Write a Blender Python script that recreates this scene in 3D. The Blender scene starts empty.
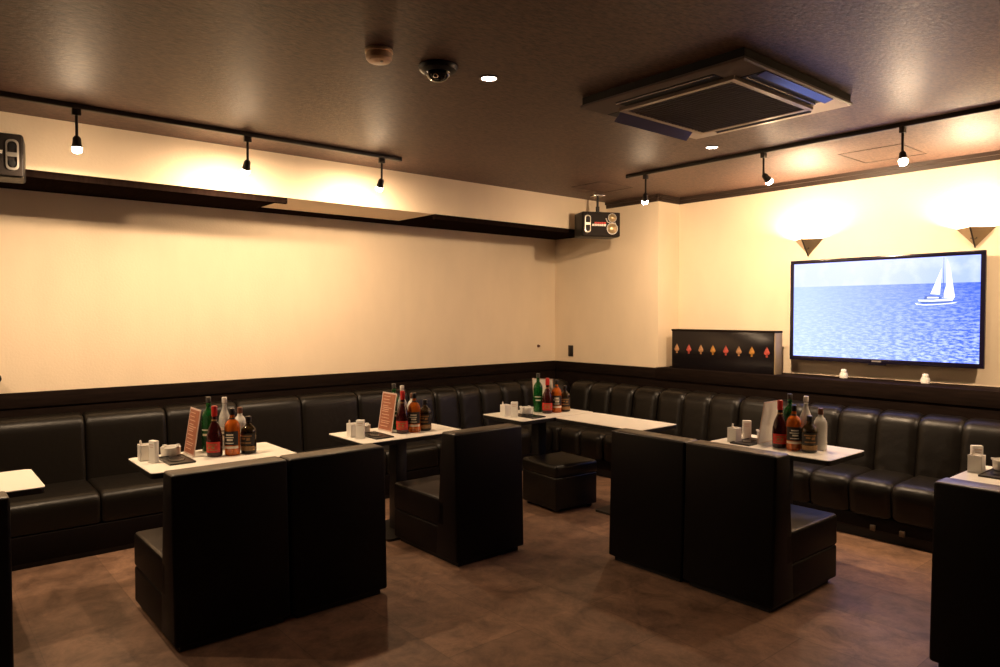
import bpy, bmesh, math, random
from mathutils import Vector, Matrix
R = math.radians
PI = math.pi
random.seed(7)
scene = bpy.context.scene
col = scene.collection

# ------------------------------------------------------------------ materials
def mat(name, color, rough=0.5, metal=0.0, bump=None, vary=None, trans=0.0, emit=None, spec=0.5, coat=0.0, ior=1.45):
    m = bpy.data.materials.new(name)
    m.use_nodes = True
    nt = m.node_tree
    b = nt.nodes['Principled BSDF']
    b.inputs['Base Color'].default_value = (*color, 1)
    b.inputs['Roughness'].default_value = rough
    b.inputs['Metallic'].default_value = metal
    b.inputs['Specular IOR Level'].default_value = spec
    b.inputs['Transmission Weight'].default_value = trans
    b.inputs['IOR'].default_value = ior
    b.inputs['Coat Weight'].default_value = coat
    if emit:
        b.inputs['Emission Color'].default_value = (*emit[0], 1)
        b.inputs['Emission Strength'].default_value = emit[1]
    tc = None
    def coords(scale):
        nonlocal tc
        if tc is None:
            tc = nt.nodes.new('ShaderNodeTexCoord')
        mp = nt.nodes.new('ShaderNodeMapping')
        mp.inputs['Scale'].default_value = scale
        nt.links.new(tc.outputs['Object'], mp.inputs['Vector'])
        return mp.outputs['Vector']
    if vary:      # (scale xyz, noise scale, amount)
        n = nt.nodes.new('ShaderNodeTexNoise')
        n.inputs['Scale'].default_value = vary[1]
        n.inputs['Detail'].default_value = 6
        nt.links.new(coords(vary[0]), n.inputs['Vector'])
        r = nt.nodes.new('ShaderNodeMix'); r.data_type = 'RGBA'
        lo = [c * (1 - vary[2]) for c in color]; hi = [min(1, c * (1 + vary[2])) for c in color]
        r.inputs[6].default_value = (*lo, 1); r.inputs[7].default_value = (*hi, 1)
        mr = nt.nodes.new('ShaderNodeMapRange')
        mr.inputs['From Min'].default_value = 0.3; mr.inputs['From Max'].default_value = 0.7
        nt.links.new(n.outputs['Fac'], mr.inputs['Value'])
        nt.links.new(mr.outputs['Result'], r.inputs['Factor'])
        nt.links.new(r.outputs[2], b.inputs['Base Color'])
    if bump:      # (scale xyz, noise scale, strength, distance)
        n = nt.nodes.new('ShaderNodeTexNoise')
        n.inputs['Scale'].default_value = bump[1]
        n.inputs['Detail'].default_value = 4
        nt.links.new(coords(bump[0]), n.inputs['Vector'])
        bp = nt.nodes.new('ShaderNodeBump')
        bp.inputs['Strength'].default_value = bump[2]
        bp.inputs['Distance'].default_value = bump[3]
        nt.links.new(n.outputs['Fac'], bp.inputs['Height'])
        nt.links.new(bp.outputs['Normal'], b.inputs['Normal'])
    return m

WALL = (0.82, 0.675, 0.50)
M = {}
M['wall'] = mat('wallpaper_cream', WALL, 0.62, bump=((1, 1, 1), 70, 0.35, 0.004), vary=((1, 1, 0.4), 5, 0.03), spec=0.3)
M['ceiling'] = mat('ceiling_brown_paper', (0.092, 0.047, 0.032), 0.50, bump=((90, 45, 1), 1.0, 0.8, 0.003), vary=((75, 30, 1), 1.0, 0.5), spec=0.5)
M['dark_wood'] = mat('dark_wood', (0.011, 0.0065, 0.005), 0.75, spec=0.05, bump=((1, 1, 1), 40, 0.1, 0.002), vary=((3, 3, 30), 2, 0.3))
M['crown'] = mat('crown_dark', (0.035, 0.02, 0.013), 0.45, vary=((3, 3, 30), 2, 0.3))
M['soffit'] = mat('soffit_board_dark', (0.012, 0.007, 0.0055), 0.7, spec=0.0, vary=((3, 30, 3), 2, 0.3))
M['leather'] = mat('black_leather', (0.0065, 0.0048, 0.0034), 0.38, spec=0.36, bump=((1, 1, 1), 26, 0.22, 0.006))
M['vinyl'] = mat('black_vinyl', (0.0045, 0.0026, 0.0025), 0.5, spec=0.14, bump=((1, 1, 1), 150, 0.25, 0.002))
M['vinyl_lit_top'] = mat('black_vinyl_lit_top', (0.022, 0.015, 0.011), 0.38, spec=0.75, bump=((1, 1, 1), 120, 0.2, 0.002))  # same vinyl, lighter and shinier: overhead light put into the colour of upward faces
M['plinth'] = mat('black_plinth', (0.006, 0.005, 0.005), 0.6)
M['laminate'] = mat('white_laminate', (0.80, 0.76, 0.68), 0.32)
M['edge'] = mat('black_edge', (0.012, 0.010, 0.009), 0.4)
M['black_metal'] = mat('black_metal', (0.012, 0.010, 0.010), 0.4, metal=0.0)
M['track'] = mat('track_dark', (0.018, 0.012, 0.009), 0.45)
M['plastic_black'] = mat('black_plastic', (0.009, 0.008, 0.008), 0.4, spec=0.3, vary=((1, 1, 1), 60, 0.2))
M['speaker_grille'] = mat('speaker_grille', (0.020, 0.015, 0.013), 0.8, spec=0.2, bump=((1, 1, 1), 400, 0.5, 0.002))
M['port_ring'] = mat('silver_ring', (0.62, 0.58, 0.52), 0.3, metal=0.6)
M['cone'] = mat('gold_cone', (0.55, 0.42, 0.24), 0.35, metal=0.7)
M['logo_red'] = mat('red_print', (0.55, 0.04, 0.03), 0.5)
M['logo_white'] = mat('white_print', (0.8, 0.75, 0.66), 0.5)
M['bulb'] = mat('lit_bulb', (1, 0.9, 0.7), 0.3, emit=((1.0, 0.71, 0.44), 330))
M['sconce_bulb'] = mat('lit_sconce_bulb', (1, 0.9, 0.7), 0.3, emit=((1.0, 0.75, 0.49), 4300))
M['downlight'] = mat('lit_downlight', (1, 0.9, 0.8), 0.3, emit=((1.0, 0.82, 0.66), 22))
M['sconce'] = mat('sconce_bronze', (0.30, 0.23, 0.15), 0.3, metal=0.75)
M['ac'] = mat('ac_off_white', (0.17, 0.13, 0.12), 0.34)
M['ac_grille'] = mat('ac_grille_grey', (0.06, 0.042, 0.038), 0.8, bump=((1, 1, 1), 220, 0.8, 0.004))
M['ac_flap'] = mat('ac_flap_gloss', (0.10, 0.09, 0.14), 0.14, spec=0.9)  # bluish base helps imitate the screen's reflection on the flaps
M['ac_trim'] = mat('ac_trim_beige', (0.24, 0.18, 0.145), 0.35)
M['ac_dark'] = mat('ac_slot_dark', (0.006, 0.006, 0.006), 0.7)
M['detector'] = mat('detector_beige', (0.82, 0.60, 0.40), 0.4)
M['smoked'] = mat('smoked_dome', (0.008, 0.007, 0.008), 0.08)
M['lens'] = mat('lens_glass', (0.5, 0.45, 0.4), 0.15, metal=0.8)
M['clip'] = mat('dull_clip', (0.12, 0.09, 0.065), 0.4, metal=0.4)
M['chrome'] = mat('chrome', (0.6, 0.58, 0.55), 0.25, metal=0.9)
M['tv_frame'] = mat('tv_frame_gloss', (0.008, 0.006, 0.018), 0.18)
M['tv_logo'] = mat('tv_badge', (0.5, 0.48, 0.5), 0.3, metal=0.7)
M['porcelain'] = mat('white_porcelain', (0.80, 0.77, 0.72), 0.35)
M['paper'] = mat('white_paper', (0.80, 0.74, 0.68), 0.7)
M['acrylic'] = mat('frosted_acrylic', (0.80, 0.76, 0.68), 0.3, trans=0.35)
M['menu'] = mat('menu_print_brown', (0.33, 0.115, 0.06), 0.45, vary=((1, 1, 1), 30, 0.15))
M['menu_border'] = mat('menu_border_pink', (0.62, 0.45, 0.38), 0.4)
M['menu_text'] = mat('menu_text_pale', (0.70, 0.45, 0.33), 0.5)
M['tray'] = mat('black_tray', (0.012, 0.010, 0.009), 0.3)
M['glass'] = mat('clear_glass', (0.95, 0.93, 0.88), 0.04, trans=0.92, ior=1.4)
M['ice'] = mat('frosted_glass', (0.85, 0.82, 0.76), 0.25, trans=0.2)
M['g_green'] = mat('green_glass', (0.010, 0.13, 0.022), 0.07, trans=0.55)
M['g_red'] = mat('dark_cognac_glass', (0.045, 0.006, 0.006), 0.06, trans=0.3)
M['g_amber'] = mat('amber_whisky_glass', (0.66, 0.15, 0.016), 0.06, trans=0.5)
M['g_brown'] = mat('brown_bottle_glass', (0.034, 0.020, 0.006), 0.06, trans=0.3)
M['g_clear'] = mat('clear_bottle_glass', (0.86, 0.84, 0.78), 0.12, trans=0.55)
M['g_white'] = mat('frosted_white_glass', (0.72, 0.70, 0.64), 0.3, trans=0.25)
M['cap_red'] = mat('red_wax_cap', (0.45, 0.02, 0.015), 0.3)
M['cap_black'] = mat('black_cap', (0.012, 0.010, 0.010), 0.3)
M['cap_brown'] = mat('brown_cap', (0.14, 0.055, 0.03), 0.4)
M['cap_white'] = mat('white_cap', (0.72, 0.66, 0.60), 0.4)
M['cap_grey'] = mat('dark_grey_cap', (0.06, 0.055, 0.05), 0.35)
M['lab_red'] = mat('red_label', (0.50, 0.025, 0.015), 0.45, vary=((1, 1, 1), 60, 0.25))
M['lab_black'] = mat('black_label', (0.016, 0.013, 0.012), 0.5)
M['lab_gold'] = mat('gold_label', (0.26, 0.14, 0.045), 0.45, vary=((1, 1, 1), 80, 0.4))
M['lab_white'] = mat('white_label', (0.70, 0.62, 0.50), 0.5)
M['dia_red'] = mat('ornament_red', (0.42, 0.07, 0.05), 0.4, vary=((1, 1, 1), 40, 0.5))
M['dia_tan'] = mat('ornament_tan', (0.40, 0.20, 0.09), 0.4, vary=((1, 1, 1), 40, 0.4))
M['dia_gold'] = mat('ornament_gold', (0.40, 0.18, 0.035), 0.4, vary=((1, 1, 1), 40, 0.5))
M['plate_dark'] = mat('socket_dark', (0.02, 0.014, 0.012), 0.4)
M['panel_gloss'] = mat('panel_black_gloss', (0.008, 0.006, 0.007), 0.2)
M['panel_grey'] = mat('panel_side_olive', (0.30, 0.22, 0.12), 0.5)

def floor_mat():
    m = bpy.data.materials.new('brown_stone_tile'); m.use_nodes = True
    nt = m.node_tree; b = nt.nodes['Principled BSDF']; L = nt.links.new
    tc = nt.nodes.new('ShaderNodeTexCoord')
    mp = nt.nodes.new('ShaderNodeMapping'); L(tc.outputs['Object'], mp.inputs['Vector'])
    br = nt.nodes.new('ShaderNodeTexBrick')
    br.offset = 0.5; br.inputs['Scale'].default_value = 1.0
    br.inputs['Brick Width'].default_value = 0.9; br.inputs['Row Height'].default_value = 0.45
    br.inputs['Mortar Size'].default_value = 0.0025; br.inputs['Mortar Smooth'].default_value = 0.3
    br.inputs['Color1'].default_value = (0.74, 0.74, 0.75, 1); br.inputs['Color2'].default_value = (1.2, 1.18, 1.15, 1)
    br.inputs['Mortar'].default_value = (0.62, 0.6, 0.58, 1)
    L(mp.outputs['Vector'], br.inputs['Vector'])
    n1 = nt.nodes.new('ShaderNodeTexNoise'); n1.inputs['Scale'].default_value = 5.5; n1.inputs['Detail'].default_value = 12
    n1.inputs['Roughness'].default_value = 0.78; n1.inputs['Distortion'].default_value = 0.4
    L(mp.outputs['Vector'], n1.inputs['Vector'])
    cr = nt.nodes.new('ShaderNodeValToRGB')
    cr.color_ramp.elements[0].position = 0.34; cr.color_ramp.elements[0].color = (0.082, 0.043, 0.026, 1)
    cr.color_ramp.elements[1].position = 0.68; cr.color_ramp.elements[1].color = (0.31, 0.178, 0.112, 1)
    L(n1.outputs['Fac'], cr.inputs['Fac'])
    mx = nt.nodes.new('ShaderNodeMix'); mx.data_type = 'RGBA'; mx.blend_type = 'MULTIPLY'; mx.inputs['Factor'].default_value = 1
    L(cr.outputs['Color'], mx.inputs[6]); L(br.outputs['Color'], mx.inputs[7]); L(mx.outputs[2], b.inputs['Base Color'])
    n2 = nt.nodes.new('ShaderNodeTexNoise'); n2.inputs['Scale'].default_value = 9; n2.inputs['Detail'].default_value = 5
    L(mp.outputs['Vector'], n2.inputs['Vector'])
    mr = nt.nodes.new('ShaderNodeMapRange'); mr.inputs['To Min'].default_value = 0.36; mr.inputs['To Max'].default_value = 0.62
    L(n2.outputs['Fac'], mr.inputs['Value']); L(mr.outputs['Result'], b.inputs['Roughness'])
    bp = nt.nodes.new('ShaderNodeBump'); bp.inputs['Strength'].default_value = 0.12; bp.inputs['Distance'].default_value = 0.004
    L(n1.outputs['Fac'], bp.inputs['Height']); L(bp.outputs['Normal'], b.inputs['Normal'])
    return m
M['floor'] = floor_mat()

def screen_mat():
    """picture on the television: pale hazy sky above a blue sea with ripples (a lit screen)"""
    m = bpy.data.materials.new('lit_screen_sea'); m.use_nodes = True
    nt = m.node_tree; L = nt.links.new
    b = nt.nodes['Principled BSDF']
    b.inputs['Base Color'].default_value = (0.01, 0.01, 0.012, 1); b.inputs['Roughness'].default_value = 0.2
    tc = nt.nodes.new('ShaderNodeTexCoord')
    sep = nt.nodes.new('ShaderNodeSeparateXYZ'); L(tc.outputs['Object'], sep.inputs['Vector'])
    # x 0..1.355 across, z 0..0.775 up
    def rng(sock, a, b_, lo=0.0, hi=1.0):
        r = nt.nodes.new('ShaderNodeMapRange'); r.inputs['From Min'].default_value = a; r.inputs['From Max'].default_value = b_
        r.inputs['To Min'].default_value = lo; r.inputs['To Max'].default_value = hi
        L(sock, r.inputs['Value']); return r.outputs['Result']
    def mixc(fac, a, b_):
        x = nt.nodes.new('ShaderNodeMix'); x.data_type = 'RGBA'
        if isinstance(fac, float): x.inputs['Factor'].default_value = fac
        else: L(fac, x.inputs['Factor'])
        for i, v in ((6, a), (7, b_)):
            if isinstance(v, tuple): x.inputs[i].default_value = (*v, 1)
            else: L(v, x.inputs[i])
        return x.outputs[2]
    u = rng(sep.outputs['X'], 0, 1.355); v = sep.outputs['Z']
    sky = mixc(rng(u and sep.outputs['X'], 0.5, 1.355), (0.58, 0.66, 1.5), (0.36, 0.48, 1.45))
    cn = nt.nodes.new('ShaderNodeTexNoise'); cn.inputs['Scale'].default_value = 5; cn.inputs['Detail'].default_value = 5
    L(tc.outputs['Object'], cn.inputs['Vector'])
    sky = mixc(rng(cn.outputs['Fac'], 0.5, 0.75, 0, 0.7), sky, (0.72, 0.78, 1.5))
    sea_base = mixc(rng(sep.outputs['X'], 0.1, 1.3), (0.42, 0.56, 1.45), (0.05, 0.13, 1.0))
    mp = nt.nodes.new('ShaderNodeMapping'); mp.inputs['Scale'].default_value = (9, 1, 34); L(tc.outputs['Object'], mp.inputs['Vector'])
    rn = nt.nodes.new('ShaderNodeTexNoise'); rn.inputs['Scale'].default_value = 2.2; rn.inputs['Detail'].default_value = 6; rn.inputs['Roughness'].default_value = 0.7
    L(mp.outputs['Vector'], rn.inputs['Vector'])
    near = rng(v, 0.56, 0.02, 0.0, 1.0)
    mul = nt.nodes.new('ShaderNodeMath'); mul.operation = 'MULTIPLY'
    L(rng(rn.outputs['Fac'], 0.44, 0.60), mul.inputs[0])
    add = nt.nodes.new('ShaderNodeMath'); add.operation = 'MULTIPLY_ADD'; add.inputs[1].default_value = 0.75; add.inputs[2].default_value = 0.18
    L(near, add.inputs[0]); L(add.outputs[0], mul.inputs[1])
    sea = mixc(mul.outputs[0], sea_base, (0.62, 0.74, 1.6))
    st = nt.nodes.new('ShaderNodeMath'); st.operation = 'GREATER_THAN'; st.inputs[1].default_value = 0.575
    L(v, st.inputs[0])
    pic = mixc(st.outputs[0], sea, sky)
    L(pic, b.inputs['Emission Color']); b.inputs['Emission Strength'].default_value = 1.3
    return m
M['screen'] = screen_mat()
M['sail'] = mat('lit_screen_white', (0.01, 0.01, 0.01), 0.2, emit=((0.95, 0.97, 1.0), 1.7))
M['hull'] = mat('lit_screen_hull_blue', (0.01, 0.01, 0.01), 0.2, emit=((0.13, 0.22, 0.62), 1.0))

# ------------------------------------------------------------------ helpers
def new(): return bmesh.new()

def add_box(bm, x0, x1, y0, y1, z0, z1, bev=0.0, seg=2, mi=0):
    g = bmesh.ops.create_cube(bm, size=1.0)
    vs = g['verts']
    for v in vs:
        v.co = Vector((x0 + (v.co.x + .5) * (x1 - x0), y0 + (v.co.y + .5) * (y1 - y0), z0 + (v.co.z + .5) * (z1 - z0)))
    fs = list({f for v in vs for f in v.link_faces})
    for f in fs: f.material_index = mi
    if bev > 0:
        es = list({e for v in vs for e in v.link_edges})
        r = bmesh.ops.bevel(bm, geom=es, offset=bev, segments=seg, profile=0.5, affect='EDGES')
        for f in r['faces']: f.material_index = mi
    return bm

def add_hexa(bm, pts, mi=0, bev=0.0, seg=2):
    """eight corners: bottom four counter-clockwise, then the top four"""
    vs = [bm.verts.new(p) for p in pts]
    fs = [bm.faces.new([vs[i] for i in q]) for q in ((3, 2, 1, 0), (4, 5, 6, 7), (0, 1, 5, 4), (1, 2, 6, 5), (2, 3, 7, 6), (3, 0, 4, 7))]
    for f in fs: f.material_index = mi
    if bev > 0:
        es = list({e for f in fs for e in f.edges})
        bmesh.ops.bevel(bm, geom=es, offset=bev, segments=seg, profile=0.5, affect='EDGES')
    return bm

def add_lathe(bm, prof, cx=0, cy=0, cz=0, n=24, mi=0, sx=1.0, sy=1.0):
    rings = []
    for r, z in prof:
        if r < 1e-6: rings.append([bm.verts.new((cx, cy, cz + z))])
        else: rings.append([bm.verts.new((cx + sx * r * math.cos(2 * PI * k / n), cy + sy * r * math.sin(2 * PI * k / n), cz + z)) for k in range(n)])
    for a, b in zip(rings[:-1], rings[1:]):
        for k in range(n):
            k2 = (k + 1) % n
            if len(a) == 1 and len(b) == 1: continue
            if len(a) == 1: f = bm.faces.new((a[0], b[k2], b[k]))
            elif len(b) == 1: f = bm.faces.new((a[k], a[k2], b[0]))
            else: f = bm.faces.new((a[k], a[k2], b[k2], b[k]))
            f.material_index = mi
    for ring, flip in ((rings[0], True), (rings[-1], False)):
        if len(ring) > 1:
            f = bm.faces.new(list(reversed(ring)) if flip else ring); f.material_index = mi
    return bm

def add_tube(bm, pts, r, n=10, mi=0):
    pts = [Vector(p) for p in pts]
    rings = []
    for i, p in enumerate(pts):
        d = (pts[min(i + 1, len(pts) - 1)] - pts[max(i - 1, 0)]).normalized()
        a = d.orthogonal().normalized(); b = d.cross(a)
        rr = r[i] if isinstance(r, (list, tuple)) else r
        if rings:
            # keep ring orientation close to the previous one
            pa = (rings[-1][1] - pts[i - 1])
            a = (pa - d * pa.dot(d)).normalized(); b = d.cross(a)
        rings.append((None, p + a * rr, [p + a * rr * math.cos(2 * PI * k / n) + b * rr * math.sin(2 * PI * k / n) for k in range(n)]))
    vr = [[bm.verts.new(q) for q in ring[2]] for ring in rings]
    for A, B in zip(vr[:-1], vr[1:]):
        for k in range(n):
            f = bm.faces.new((A[k], A[(k + 1) % n], B[(k + 1) % n], B[k])); f.material_index = mi
    bm.faces.new(list(reversed(vr[0]))).material_index = mi
    bm.faces.new(vr[-1]).material_index = mi
    return bm

def add_poly(bm, pts, mi=0):
    f = bm.faces.new([bm.verts.new(p) for p in pts]); f.material_index = mi; return f

def obj(name, bm, mats, parent=None, loc=None, rotz=0.0, smooth=38):
    me = bpy.data.meshes.new(name)
    bmesh.ops.recalc_face_normals(bm, faces=bm.faces)
    bm.to_mesh(me); bm.free()
    if not isinstance(mats, (list, tuple)): mats = [mats]
    for m in mats: me.materials.append(m)
    if smooth:
        for p in me.polygons: p.use_smooth = True
        me.set_sharp_from_angle(angle=R(smooth))
    o = bpy.data.objects.new(name, me); col.objects.link(o)
    if parent: o.parent = parent
    if loc: o.location = loc
    o.rotation_euler.z = rotz
    return o

def tag(o, label, cat, group=None, kind=None):
    o['label'] = label; o['category'] = cat
    if group: o['group'] = group
    if kind: o['kind'] = kind
    return o

def thing(name, label, cat, loc=(0, 0, 0), rotz=0.0, group=None):
    o = bpy.data.objects.new(name, None); col.objects.link(o)
    o.empty_display_size = 0.1
    o.location = loc; o.rotation_euler.z = rotz
    return tag(o, label, cat, group)

def struct(name, bm, m, smooth=0):
    o = obj(name, bm, m, smooth=smooth); o['kind'] = 'structure'; return o

def dup(root, loc, rotz=0.0, label=None, group=None):
    r = root.copy(); col.objects.link(r); r.location = loc; r.rotation_euler.z = rotz
    if label: r['label'] = label
    if group: r['group'] = group
    for ch in list(root.children):
        c = ch.copy(); col.objects.link(c); c.parent = r
        for g in list(ch.children):
            d = g.copy(); col.objects.link(d); d.parent = c
    return r

def rounded(pts, r, n=4):
    """round the corners of a closed 2-D outline"""
    out = []
    N = len(pts)
    for i in range(N):
        p0, p, p1 = Vector(pts[i - 1]), Vector(pts[i]), Vector(pts[(i + 1) % N])
        rr = r[i] if isinstance(r, (list, tuple)) else r
        if rr <= 0: out.append(p); continue
        a, b = (p0 - p), (p1 - p)
        rr_ = min(rr, a.length * .49, b.length * .49)
        A, B = p + a.normalized() * rr_, p + b.normalized() * rr_
        for k in range(n + 1):
            t = k / n
            out.append(A * (1 - t) ** 2 + p * 2 * t * (1 - t) + B * t ** 2)
    return out

def resample(pts, step):
    out = []
    N = len(pts)
    for i in range(N):
        a, b = pts[i], pts[(i + 1) % N]
        k = max(1, int((b - a).length / step))
        for j in range(k): out.append(a + (b - a) * (j / k))
    return out

def loft_cushion(bm, outline, w, pinch, plen, axis='y', nseg=7, wr=0.0, seed=0):
    """sweep a (depth, z) outline over the width w; near both ends the outline draws in by `pinch`"""
    P = resample(outline, 0.035)
    N = len(P)
    cen = sum(P, Vector((0, 0))) / N
    nor = []
    for i in range(N):
        t = (P[(i + 1) % N] - P[i - 1]).normalized()
        n = Vector((t.y, -t.x))
        if n.dot(P[i] - cen) < 0: n = -n
        nor.append(n)
    stations = []
    for k in range(nseg + 1):
        s = plen * (1 - math.cos(PI / 2 * k / nseg)); dr = pinch * (1 - math.sin(PI / 2 * k / nseg))
        stations.append((s, dr))
    inner = [(plen + (w - 2 * plen) * k / 6, 0.0) for k in range(1, 6)]
    full = stations + inner + [(w - s, d) for s, d in reversed(stations)]
    rnd = random.Random(seed)
    ph = [rnd.uniform(0, 6) for _ in range(4)]
    zmin = min(p.y for p in P); zmax = max(p.y for p in P)
    rings = []
    for s, d in full:
        ring = []
        for p, n in zip(P, nor):
            ww = 0
            if wr:
                low = max(0, 1 - (p.y - zmin) / (0.62 * (zmax - zmin)))
                e = abs(2 * s / w - 1)
                ww = wr * low * e * math.sin(55 * (p.y + (0.35 + .2 * math.sin(ph[0])) * abs(s - w / 2)) + ph[1])
            q = p - n * (d + ww)
            ring.append(bm.verts.new((q.x, s, q.y) if axis == 'y' else (s, q.x, q.y)))
        rings.append(ring)
    for A, B in zip(rings[:-1], rings[1:]):
        for k in range(N): bm.faces.new((A[k], A[(k + 1) % N], B[(k + 1) % N], B[k]))
    bm.faces.new(list(reversed(rings[0]))); bm.faces.new(rings[-1])
    return bm

# ------------------------------------------------------------------ the room
ZC = 2.634                    # ceiling height
YB, YC, XC = 5.885, 5.560, 1.40   # back wall, face of the wall step, its end
XR, YR = 7.3, -2.3            # walls behind the viewer

b = new(); add_box(b, -0.15, XR + .15, YR - .15, YB + .15, -0.12, 0.0); struct('floor', b, M['floor'])
b = new(); add_box(b, -0.15, XR + .15, YR - .15, YB + .15, ZC, ZC + .12); struct('ceiling', b, M['ceiling'])
b = new(); add_box(b, -0.15, 0.0, YR - .15, YB + .15, 0, ZC); struct('wall_left', b, M['wall'])
b = new(); add_box(b, 0.0, XR, YB, YB + .15, 0, ZC); struct('wall_back', b, M['wall'])
b = new(); add_box(b, 0.0, XC, YC, YB, 0, ZC); struct('wall_corner', b, M['wall'])
b = new(); add_box(b, XR, XR + .15, YR - .15, YB + .15, 0, ZC); struct('wall_right', b, M['soffit'])
b = new(); add_box(b, 0.0, XR, YR - .15, YR, 0, ZC); struct('wall_front', b, M['soffit'])

# boxed-in beam along the left wall, with dark boards under it
ZB, XB = 2.326, 0.752
b = new(); add_box(b, 0.0, XB, YR, YC, ZB, ZC); o = struct('wall_beam', b, M['wall'])
b = new()
add_box(b, 0.0, XB + .004, YR, 2.13, ZB - .012, ZB, mi=0)
add_box(b, 0.0, 0.19, 2.13, 3.415, ZB - .012, ZB, mi=0)
add_box(b, 0.0, XB + .004, 3.415, YC, ZB - .012, ZB, mi=0)
add_box(b, XB - .034, XB + .004, YR, 2.13, ZB - .042, ZB - .010); add_box(b, XB - .034, XB + .004, 3.415, YC, ZB - .042, ZB - .010)  # front lips added only to widen the shadow band on the wall
struct('trim_1', b, M['soffit'])
# crown moulding on the step and the back wall
def crown(bm, p0, p1, n):
    """p0 -> p1 in plan, n = direction into the room; two-stage profile"""
    p0, p1, n = Vector((*p0, 0)), Vector((*p1, 0)), Vector((*n, 0))
    for w, z0, z1 in ((0.016, ZC - .062, ZC), (0.034, ZC - .028, ZC)):
        q = [p0, p1, p1 + n * w, p0 + n * w]
        add_hexa(bm, [(v.x, v.y, z0) for v in q] + [(v.x, v.y, z1) for v in q])
b = new()
crown(b, (XB, YC), (XC + .045, YC), (0, -1)); crown(b, (XC, YC - .045), (XC, YB), (1, 0)); crown(b, (XC, YB), (XR, YB), (0, -1))
struct('trim_2', b, M['crown'])
# dark wooden dado: panel and capping band along the left wall, deeper ledge along the back wall
b = new()
add_box(b, 0.0, 0.022, YR, YC, 0.0, 0.885); add_box(b, 0.0, 0.034, YR, YC, 0.878, 0.978, 0.004)
struct('trim_3', b, M['dark_wood'], 38)
b = new()
add_box(b, 0.034, XC, YC - .022, YC, 0.0, 0.885); add_box(b, 0.034, XC, YC - .034, YC, 0.878, 0.978, 0.004)
add_box(b, XC, XR, YC - .022, YB, 0.0, 0.885); add_box(b, XC, XR, YC - .034, YB, 0.872, 0.984, 0.004)
struct('trim_4', b, M['dark_wood'], 38)
# access hatches in the ceiling: thin frames
def hatch(name, x0, x1, y0, y1):
    b = new(); t = .008
    for a in ((x0, x1, y0, y0 + t), (x0, x1, y1 - t, y1), (x0, x0 + t, y0, y1), (x1 - t, x1, y0, y1)):
        add_box(b, *a, ZC - .003, ZC)
    struct(name, b, M['crown'])
hatch('trim_5', 1.15, 1.495, 4.62, 5.06)
hatch('trim_6', 3.29, 3.71, 5.13, 5.58)

# ------------------------------------------------------------------ sofas
SEAT_OUT = rounded([(0.20, 0.19), (0.680, 0.19), (0.684, 0.388), (0.20, 0.398)], [0.01, 0.03, 0.075, 0.02], 6)
BACK_OUT = rounded([(0.038, 0.30), (0.262, 0.30), (0.215, 0.815), (0.055, 0.835)], [0.01, 0.02, 0.12, 0.05], 6)
SEAT_CH = rounded([(0.20, 0.15), (0.655, 0.15), (0.69, 0.40), (0.20, 0.405)], [0.01, 0.03, 0.11, 0.02], 7)
BACK_CH = rounded([(0.038, 0.30), (0.300, 0.30), (0.225, 0.785), (0.055, 0.815)], [0.01, 0.02, 0.15, 0.05], 7)

sofa = thing('bench_sofa', 'long black leather wall sofa with wide cushions under the beam wall', 'sofa')
U = 0.513; Y0 = -0.088
b = new(); add_box(b, 0.036, 0.682, Y0 + .004, Y0 + 7 * U - .004, 0.03, 0.192, 0.006); obj('base', b, M['vinyl'], sofa)
b = new(); add_box(b, 0.05, 0.668, Y0 + .02, Y0 + 7 * U - .02, 0.0, 0.035); obj('plinth', b, M['plinth'], sofa)
sb = new(); loft_cushion(sb, SEAT_OUT, U - .004, 0.020, 0.030)
bb = new(); loft_cushion(bb, BACK_OUT, U - .004, 0.022, 0.035)
s0 = obj('seat_cushion', sb, M['leather'], sofa, (0, Y0 + .002, 0)); k0 = obj('back_cushion', bb, M['leather'], sofa, (0, Y0 + .002, 0))
for i in range(1, 7):
    for q in (s0, k0):
        c = q.copy(); col.objects.link(c); c.parent = sofa; c.location = (0, Y0 + .002 + i * U, 0)

# channelled corner sofa: first arm along the left wall, second arm along the back wall
corner = thing('corner_sofa', 'black leather corner sofa with narrow padded channels below the television', 'sofa')
YS = Y0 + 7 * U + 0.004        # start of the first arm
W = 0.274
YF = YC - 0.022                # back plane of the second arm
XE = 5.75
b = new()
add_box(b, 0.036, 0.645, YS, YF - .02, 0.07, 0.16, 0.008); add_box(b, 0.645, XE, YF - .645, YF - .02, 0.07, 0.16, 0.008)
obj('base', b, M['vinyl'], corner)
b = new()
add_box(b, 0.05, 0.62, YS + .02, YF - .05, 0.0, 0.08); add_box(b, 0.62, XE - .03, YF - .62, YF - .05, 0.0, 0.08)
obj('plinth', b, M['plinth'], corner)
vs, vb = [], []
for v in range(3):
    bm_ = new(); loft_cushion(bm_, SEAT_CH, W + .004, 0.036, 0.062, seed=v)
    vs.append(bm_)
    bm_ = new(); loft_cushion(bm_, BACK_CH, W + .004, 0.034, 0.062, nseg=8, wr=0.007, seed=v + 5)
    vb.append(bm_)
seat_me = obj('seat_channel', vs[0], M['leather'], corner, (0, YS, 0))
back_me = [obj('back_channel', vb[0], M['leather'], corner, (0, YS, 0))]
back_me += [obj('back_channel', vb[1], M['leather'], corner, (0, YS + W, 0)), obj('back_channel', vb[2], M['leather'], corner, (0, YS + 2 * W, 0))]
vs[1].free(); vs[2].free()
def put(src, loc, rz):
    c = src.copy(); col.objects.link(c); c.parent = corner; c.location = loc; c.rotation_euler.z = rz
NA = 6
for i in range(1, NA):
    if i < 5: put(seat_me, (0, YS + i * W, 0), 0)
    if i > 2: put(back_me[i % 3], (0, YS + i * W, 0), 0)
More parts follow.
